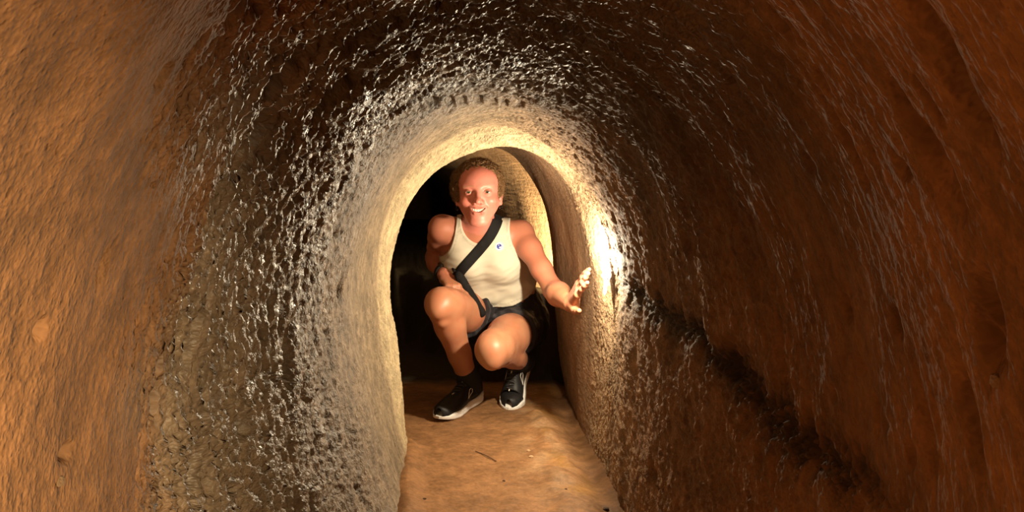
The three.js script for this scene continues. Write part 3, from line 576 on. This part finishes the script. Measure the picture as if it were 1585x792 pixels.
{
  const shirtTone = (x, y, z) => {
    const e = Math.min(Math.abs(oval(x, y, 742, 338, 29, 39, 2.52)), Math.abs(oval(x, y, 821, 352, 32, 50, 2.56)), Math.abs(oval(x, y, 676, 338, 30, 62, 2.54))), px = V(x, y, z).sub(hemPoint), along = px.dot(A);
    const s = Math.abs(e - .009) < .0012 || Math.abs(along - .012) < .0013 ? .78 : 1; return [.55 * s, .50 * s, .40 * s];
  };
  const g = polygonize(shirtField, ...around([J.shR, J.shL, J.chest, J.waist, hemPoint], .19), .0038, shirtTone);
  const shirt = wear('tank_top', g, new THREE.MeshPhysicalMaterial({ vertexColors: true, roughness: .75, specularIntensity: .3, sheen: .3, sheenColor: new THREE.Color(1, .95, .85), sheenRoughness: .5 }));
  shirt.userData.label = 'cream sleeveless tank top';
  // round badge with a blue crest printed on it
  const hit = (px, py) => { let d = 2.3; for (let i = 0; i < 700 && d < 2.68; i++) { const p = at(px, py, d), f = Math.min(shirtField(p.x, p.y, p.z), smin(fTrunk(p.x, p.y, p.z), fNeck(p.x, p.y, p.z), .03)); if (f < .0003) break; d += clamp(f * .7, .0004, .01); } return at(px, py, Math.min(d, 2.64)); };
  const cv = document.createElement('canvas'); cv.width = cv.height = 128; const c = cv.getContext('2d');
  c.fillStyle = '#f1e6d6'; c.fillRect(0, 0, 128, 128); c.strokeStyle = '#b88a86'; c.lineWidth = 6; c.beginPath(); c.arc(64, 64, 56, 0, 7); c.stroke();
  c.fillStyle = '#243a9a'; c.beginPath(); c.arc(62, 66, 33, 0, 7); c.fill(); c.fillStyle = '#e8dcd0'; c.beginPath(); c.ellipse(76, 74, 13, 17, .5, 0, 7); c.fill(); c.fillStyle = '#1d2f86'; c.beginPath(); c.ellipse(74, 62, 9, 8, 0, 0, 7); c.fill(); c.fillStyle = '#f0e4d8'; c.beginPath(); c.arc(56, 50, 6, 0, 7); c.fill();
  const tex = new THREE.CanvasTexture(cv); tex.colorSpace = THREE.SRGBColorSpace;
  const g2 = new THREE.CircleGeometry(1, 40, 0, Math.PI * 2), rings = [], uv = [], idx = [];
  for (let r = 0; r <= 6; r++) for (let a = 0; a < 36; a++) { const t = a / 36 * 6.2832, q = r / 6 * 8; const p = hit(773 + q * Math.cos(t), 381 - q * Math.sin(t)); rings.push(p.x, p.y, p.z + .0012); uv.push(.5 + .5 * r / 6 * Math.cos(t), .5 + .5 * r / 6 * Math.sin(t)); }
  for (let r = 0; r < 6; r++) for (let a = 0; a < 36; a++) { const b = (a + 1) % 36, i = r * 36; idx.push(i + a, i + 36 + a, i + 36 + b, i + a, i + 36 + b, i + b); }
  const bg = new THREE.BufferGeometry(); bg.setAttribute('position', new THREE.Float32BufferAttribute(rings, 3)); bg.setAttribute('uv', new THREE.Float32BufferAttribute(uv, 2)); bg.setIndex(idx); bg.computeVertexNormals();
  wear('badge', bg, new THREE.MeshStandardMaterial({ map: tex, roughness: .6, side: THREE.DoubleSide }), shirt).userData.label = 'round white badge with a blue crest';
  // crossbody bag: strap laid over the shirt, pouch at the hip
  const black = new THREE.MeshPhysicalMaterial({ color: new THREE.Color(.010, .009, .009), roughness: .85, specularIntensity: .3 });
  const bag = thing('crossbody_bag', 'black crossbody bag with a wide strap worn across the woman’s cream top', 'bag', at(712, 440, 2.60));
  const path = new THREE.CatmullRomCurve3([[772, 333], [768, 347], [758, 366], [744, 384], [728, 402], [714, 418], [706, 430]].map(([x, y]) => V(x, y, 0))), n = 44, P = [], I = [];
  for (let i = 0; i <= n; i++) {
    const p = path.getPoint(i / n), t = path.getTangent(i / n), w = 8.2, nxp = -t.y, nyp = t.x;
    for (const [e, o] of [[-1, .001], [-.5, .004], [.5, .004], [1, .001], [1, -.004], [-1, -.004]]) { const q = hit(p.x + nxp * e * w, p.y + nyp * e * w); if (i < 4) q.z = lerp(q.z, hit(path.getPoint(4 / n).x, path.getPoint(4 / n).y).z - .01 * (4 - i), .3); P.push(q.x, q.y, q.z + o); }
    if (i < n) for (let a = 0; a < 6; a++) { const b = (a + 1) % 6, k = i * 6; I.push(k + a, k + b, k + 6 + a, k + b, k + 6 + b, k + 6 + a); }
  }
  const sg = new THREE.BufferGeometry(); sg.setAttribute('position', new THREE.Float32BufferAttribute(P, 3)); sg.setIndex(I); sg.computeVertexNormals(); sg.translate(-bag.position.x, -bag.position.y, -bag.position.z);
  mesh('strap', sg, Object.assign(black.clone(), { side: THREE.DoubleSide }), bag);
  const pouchC = [at(710, 426, 2.55), at(746, 484, 2.57)], inner = [at(697, 424, 2.62), at(718, 474, 2.62)], pf = union([cap(pouchC[0], pouchC[1],   .016, .015, .01), cap(inner[0], inner[1], .017, .017, .04)]);
  const pg = polygonize((x, y, z) => pf(x, y, z) + .0012 * n3(x * 40, y * 40, z * 40), ...around([...pouchC, ...inner], .05), .004); pg.translate(-bag.position.x, -bag.position.y, -bag.position.z);
  const back = polygonize(union([cap(at(704, 418, 2.56), at(696, 396, 2.60), .009, .009, .01), cap(at(696, 396, 2.60), at(690, 372, 2.70), .009, .009, .01)]), ...around([at(704, 418, 2.56), at(690, 372, 2.70)], .03), .003); back.translate(-bag.position.x, -bag.position.y, -bag.position.z);
  mesh('strap', back, black, bag);
  mesh('pouch', pg, black, bag);
}
// shorts
{
  const hem = (h, k, t) => { const ax = k.clone().sub(h).normalize(), o = mid(h, k, t); return (x, y, z) => (x - o.x) * ax.x + (y - o.y) * ax.y + (z - o.z) * ax.z; };
  const hr = hem(J.hipR, J.knR, .44), hl = hem(J.hipL, J.knL, .36), fold = (x, y, z) => .003 * n3(x * 22, y * 22, z * 22) + .0008 * n3(x * 60, y * 60, z * 60);
  const legs = [[fThR, hr], [fThL, hl]], pel = union([-1, 1].flatMap((s) => [cap(add(J.pelvis, UH, s * .065), add(J.waist, U, s * .05), .102, .078, .05)]));
  const top = add(J.waist, A, .01);
  const f = (x, y, z) => { let d = smax(pel(x, y, z) - .009, (x - top.x) * A.x + (y - top.y) * A.y + (z - top.z) * A.z, .005); for (const [t, h] of legs) d = smin(d, smax(t(x, y, z) - .0125 - .004 * clamp(1 + h(x, y, z) / .06), h(x, y, z), .004), .025); return d + fold(x, y, z); };
  wear('shorts', polygonize(f, ...around([J.pelvis, J.hipL, J.hipR, mid(J.hipR, J.knR, .46), mid(J.hipL, J.knL, .42)], .14), .0048, () => [.012, .0105, .014]), new THREE.MeshPhysicalMaterial({ vertexColors: true, roughness: .7, sheen: .15, sheenColor: new THREE.Color(.12, .10, .15), sheenRoughness: .4 })).userData.label = 'dark navy shorts';
}
// running shoes with black uppers and white soles
{
  const whiteSole = new THREE.MeshPhysicalMaterial({ color: new THREE.Color(.82, .80, .76), roughness: .55 }), upperMat = new THREE.MeshPhysicalMaterial({ color: new THREE.Color(.016, .015, .015), roughness: .5, specularIntensity: .6 }), lace = new THREE.MeshPhysicalMaterial({ color: new THREE.Color(.03, .028, .028), roughness: .7 }), white = new THREE.MeshStandardMaterial({ color: 0xe8e2d8, roughness: .5 }), sockMat = new THREE.MeshStandardMaterial({ color: new THREE.Color(.012, .012, .012), roughness: .9 });
  const curve = (pts) => (t) => { let i = 0; while (i < pts.length - 2 && t > pts[i + 1][0]) i++; const [a, b] = [pts[i], pts[i + 1]], u = clamp((t - a[0]) / (b[0] - a[0])), s = u * u * (3 - 2 * u); return lerp(a[1], b[1], s * .6 + u * .4); };
  const W = curve([[0, .0004], [.004, .008], [.02, .020], [.08, .031], [.2, .0345], [.42, .0325], [.62, .042], [.74, .046], [.86, .041], [.94, .0305], [.975, .0205], [.992, .011], [1, .0004]]);
  const HSOLE = curve([[0, .040], [.1, .038], [.3, .030], [.5, .030], [.7, .028], [.86, .024], [.95, .013], [1, .008]]), HUP = curve([[0, .060], [.04, .090], [.15, .100], [.32, .098], [.45, .086], [.6, .070], [.75, .058], [.9, .048], [.97, .040], [1, .032]]);
  function shoe(frame, ankle, shin, flip) {
    const NT = 46, NA = 18, sp = [], si = [], up = [], ui = [];
    const place = (t, x, y) => { const f = frame(t); return f.o.clone().addScaledVector(f.r, x).addScaledVector(f.u, y); };
    const tt = (i) => .5 - .5 * Math.cos(Math.PI * i / NT);
    const solePt = (t, a) => { const w = W(t), hs = HSOLE(t), [x, y] = a; return place(t, x * w, y < 0 ? .0 + .006 * (1 - Math.abs(x)) * 0 : y * hs); };
    const ring = [[-.86, 0], [-.97, .12], [-1.04, .38], [-1.0, .55], [-1.05, .72], [-1.0, 1], [0, 1.02], [1.0, 1], [1.05, .72], [1.0, .55], [1.04, .38], [.97, .12], [.86, 0], [0, 0]];
    for (let i = 0; i <= NT; i++) for (const a of ring) { const p = solePt(tt(i), a); sp.push(p.x, p.y, p.z); }
    const stitch = (I, n) => { for (let i = 0; i < NT; i++) for (let a = 0; a < n; a++) { const b = (a + 1) % n, k = i * n; flip ? I.push(k + a, k + n + a, k + b, k + b, k + n + a, k + n + b) : I.push(k + a, k + n + a, k + b, k + b, k + n + a, k + n + b); } };
    stitch(si, ring.length);
    const upPt = (t, a) => { const w = W(t) * .955, h0 = HSOLE(t) * .9, h1 = HUP(t), c = Math.cos(a), s = Math.sin(a), q = lerp(.62, .8, sstep(.3, .6, t)); return place(t, Math.sign(c) * Math.pow(Math.abs(c), q) * w * (1 - .25 * s * s * (t < .4 ? 1 : .6)), h0 + (h1 - h0) * Math.pow(Math.max(0, s), .75)); };
    for (let i = 0; i <= NT; i++) for (let a = 0; a < NA; a++) { const p = upPt(lerp(.004, .988, tt(i)), Math.PI * a / (NA - 1)); up.push(p.x, p.y, p.z); }
    stitch(ui, NA);
    const build = (P, I) => { const g = new THREE.BufferGeometry(); g.setAttribute('position', new THREE.Float32BufferAttribute(P, 3)); g.setIndex(I); g.computeVertexNormals(); return g; };
    const s = wear('shoe', build(up, ui), Object.assign(upperMat.clone(), { side: THREE.DoubleSide })); s.userData.label = 'black running shoe with a white sole';
    wear('sole', build(sp, si), Object.assign(whiteSole.clone(), { side: THREE.DoubleSide }), s).userData.label = 'thick white sole';
    const tube = (pts, r) => new THREE.TubeGeometry(new THREE.CatmullRomCurve3(pts), 20, r, 6);
    for (let q = 0; q < 6; q++) { const t = .40 + .045 * q, pts = []; for (let i = 0; i <= 8; i++) { const a = lerp(.28 + .03 * q, .72 - .03 * q, i / 8) * Math.PI, p = upPt(t + .02 * (i / 8 - .5) * (q % 2 ? 1 : -1), a), f = frame(t); pts.push(p.addScaledVector(f.u, .0022)); } wear('lace', tube(pts, .0024), lace, s); }
    for (const [t, a] of [[.42, .5], [.66, .5]]) { const p = upPt(t, a * Math.PI), f = frame(t); const g = tube([p.clone().addScaledVector(f.u, .003).addScaledVector(f.f, -.006), p.clone().addScaledVector(f.u, .003).addScaledVector(f.f, .006)], .0022); wear('lace_tag', g, white, s).userData.label = 'small pale tag'; }
    // outlined mark on both sides
    for (const sd of [0, 1]) { const on = (t, a) => { const p = upPt(t, sd ? Math.PI - a : a), f = frame(t); return p.addScaledVector(f.r, sd ? -.0012 : .0012).addScaledVector(f.u, .0005); }; const list = [[[.42, .62], [.50, .20]], [[.50, .20], [.37, .34]], [[.37, .34], [.36, .50]], [[.42, .62], [.38, .58]]].map(([a, b]) => tube([on(...a), on((a[0] + b[0]) / 2, (a[1] + b[1]) / 2), on(...b)], .0011)); wear('emblem', mergeGeometries(list), white, s).userData.label = 'white outlined side emblem'; }
    wear('sock', polygonize(union([cap(ankle, mid(ankle, shin, .16), .0345, .036, .01), cap(ankle, place(.2, 0, .05), .036, .034, .03)]), ...around([ankle, mid(ankle, shin, .2), place(.2, 0, .05)], .05), .004), sockMat).userData.label = 'short black sock';
  }
  const straightFrame = (heel, toe, spring) => { const L = toe.clone().sub(heel), f = L.clone().normalize(), r = f.clone().cross(V(0, 1, 0)).normalize(); return (t) => { const b = Math.max(0, (t - .72) / .28), u = V(0, 1, 0), ff = f.clone(); return { o: heel.clone().addScaledVector(L, t).addScaledVector(u, spring * b * b + .003), u, r, f: ff }; }; };
  shoe(straightFrame(V(-0.120, floorY(-0.120, 2.662) - .002, -2.662), V(-0.238, floorY(-0.238, 2.408) - .002, -2.408), .012), J.anR, J.knR);
  const toe = V(-0.012, floorY(-0.012, 2.552), -2.552), ball = V(0.004, floorY(0.004, 2.622) - .002, -2.622), heel = V(0.050, 0.132, -2.738);
  const b1 = ball.clone().sub(heel).normalize(), b2 = toe.clone().sub(ball).normalize(), r0 = b1.clone().cross(V(0, 1, 0)).normalize();
  const lens = [heel.distanceTo(ball), ball.distanceTo(toe)], tot = lens[0] + lens[1], tb = lens[0] / tot;
  shoe((t) => {
    const k = sstep(tb - .10, tb + .10, t), f = b1.clone().lerp(b2, k).normalize(), u = r0.clone().cross(f).normalize(); let o;
    const S = 16; o = heel.clone(); for (let i = 0; i < S; i++) { const q = (i + .5) / S * t; o.addScaledVector(b1.clone().lerp(b2, sstep(tb - .10, tb + .10, q)).normalize(), t / S * tot); }
    return { o: o.add(V(0, .001, 0)), u, r: r0, f };
  }, J.anL, J.knL);
}
// wristwatch and earrings
{
  const dir = J.wrR.clone().sub(J.elR).normalize(), c = mid(J.elR, J.wrR, .93), up = V(-0.1, .9, .3).addScaledVector(dir, -V(-0.1, .9, .3).dot(dir)).normalize(), sx = up.clone().cross(dir).normalize();
  const band = new THREE.TorusGeometry(.0295, .0055, 12, 40); band.scale(1, 1, 2.0); band.applyMatrix4(new THREE.Matrix4().makeBasis(sx, up, dir).setPosition(c));
  const w = wear('wristwatch', band, new THREE.MeshPhysicalMaterial({ color: 0x0b0a0a, roughness: .5 })); w.userData.label = 'black wristwatch';
  const face = new THREE.CylinderGeometry(.016, .017, .009, 32); face.applyMatrix4(new THREE.Matrix4().makeBasis(sx, up, dir).setPosition(add(c, up, .033))); wear('dial', face, new THREE.MeshPhysicalMaterial({ color: 0x16120f, roughness: .15, clearcoat: 1 }), w);
  for (const s of [-1, 1]) { const e = new THREE.TorusGeometry(.0062, .0016, 10, 28); e.rotateY(s * .9); e.applyMatrix4(new THREE.Matrix4().makeBasis(HX, HY, HZ).setPosition(hp(s * .0725, -.047, .004))); wear('earring', e, new THREE.MeshPhysicalMaterial({ color: 0x2a2322, metalness: .8, roughness: .25 })); }
}

// ---------------------------------------------------------------- small stones and crumbs
{
  const stone = (r, k) => {
    const g = new THREE.IcosahedronGeometry(1, 3), p = g.attributes.position;
    for (let i = 0; i < p.count; i++) { const v = V(p.getX(i), p.getY(i), p.getZ(i)); v.multiplyScalar(1 + .22 * n3(v.x * 1.3 + k, v.y * 1.3, v.z * 1.3) + .06 * n3(v.x * 4 + k, v.y * 4, v.z * 4)); p.setXYZ(i, v.x * r[0], v.y * r[1], v.z * r[2]); }
    g.computeVertexNormals(); return g;
  };
  const paleStone = new THREE.MeshStandardMaterial({ color: new THREE.Color(.46, .30, .17), roughness: .85, bumpMap: earthBump, bumpScale: .001 }), darkStone = new THREE.MeshStandardMaterial({ color: new THREE.Color(.06, .032, .016), roughness: .9 }), chip = new THREE.MeshStandardMaterial({ color: new THREE.Color(.55, .36, .20), roughness: .85 });
  const put = (o, label, category, p, group) => { o.position.copy(p); o.userData = { label, category }; if (group) o.userData.group = group; return o; };
  const onSurface = (px, py) => { const [s, d] = onWall(px, py), k = (rowOf(d) * cols + Math.round(s * NC)) * 3; return V(pos[k], pos[k + 1], pos[k + 2]); };
  [[1510, 165, .0045, 'pale pebble stuck high in the dark right wall near the frame’s upper edge'], [1556, 590, .0048, 'pale pebble stuck low in the dark right wall, below the deep hole'], [66, 745, .0042, 'small pale pebble stuck low in the smooth left wall']].forEach(([px, py, r, label], i) => put(mesh('pebble', stone([r * .7, r, r * 1.1], i * 3.1), paleStone), label, 'pebble', onSurface(px, py)));
  const onFloor = (px, py) => { const d = EYE * F / (py - HORIZON), p = at(px, py, d); return V(p.x, floorY(p.x, d), p.z); };
  [[657, 776, .0034, 0, 'dark crumb of earth on the floor close to the left wall'], [938, 779, .006, 0, 'largest dark crumb of earth on the floor, close to the right wall'], [780, 743, .0030, 0, 'lone dark crumb of earth in the middle of the floor'], [822, 711, .0048, 1, 'pale chip of clay on the floor below the black shoes'], [818, 698, .0042, 1, 'smaller pale chip of clay on the floor, behind the larger one'], [876, 762, .0026, 0, 'tiny dark crumb of earth between the floor’s middle and the right wall']].forEach(([px, py, r, pale, label], i) => { const p = onFloor(px, py); p.y += r * .3; put(mesh(pale ? 'clay_chip' : 'earth_crumb', stone([r * 1.3, r * .6, r], 20 + i * 2.7), pale ? chip : darkStone), label, pale ? 'clay chip' : 'crumb', p); });
  const a = onFloor(736, 699), b = onFloor(768, 714), c = a.clone().lerp(b, .5); c.y += .002; const tw = [a, c, b].map((p) => p.clone().sub(c).add(V(0, .002, 0)));
  put(mesh('twig', new THREE.TubeGeometry(new THREE.CatmullRomCurve3(tw), 16, .0012, 6), darkStone), 'thin dark twig lying on the orange earth floor', 'twig', c);
}
renderer.render(scene, camera);
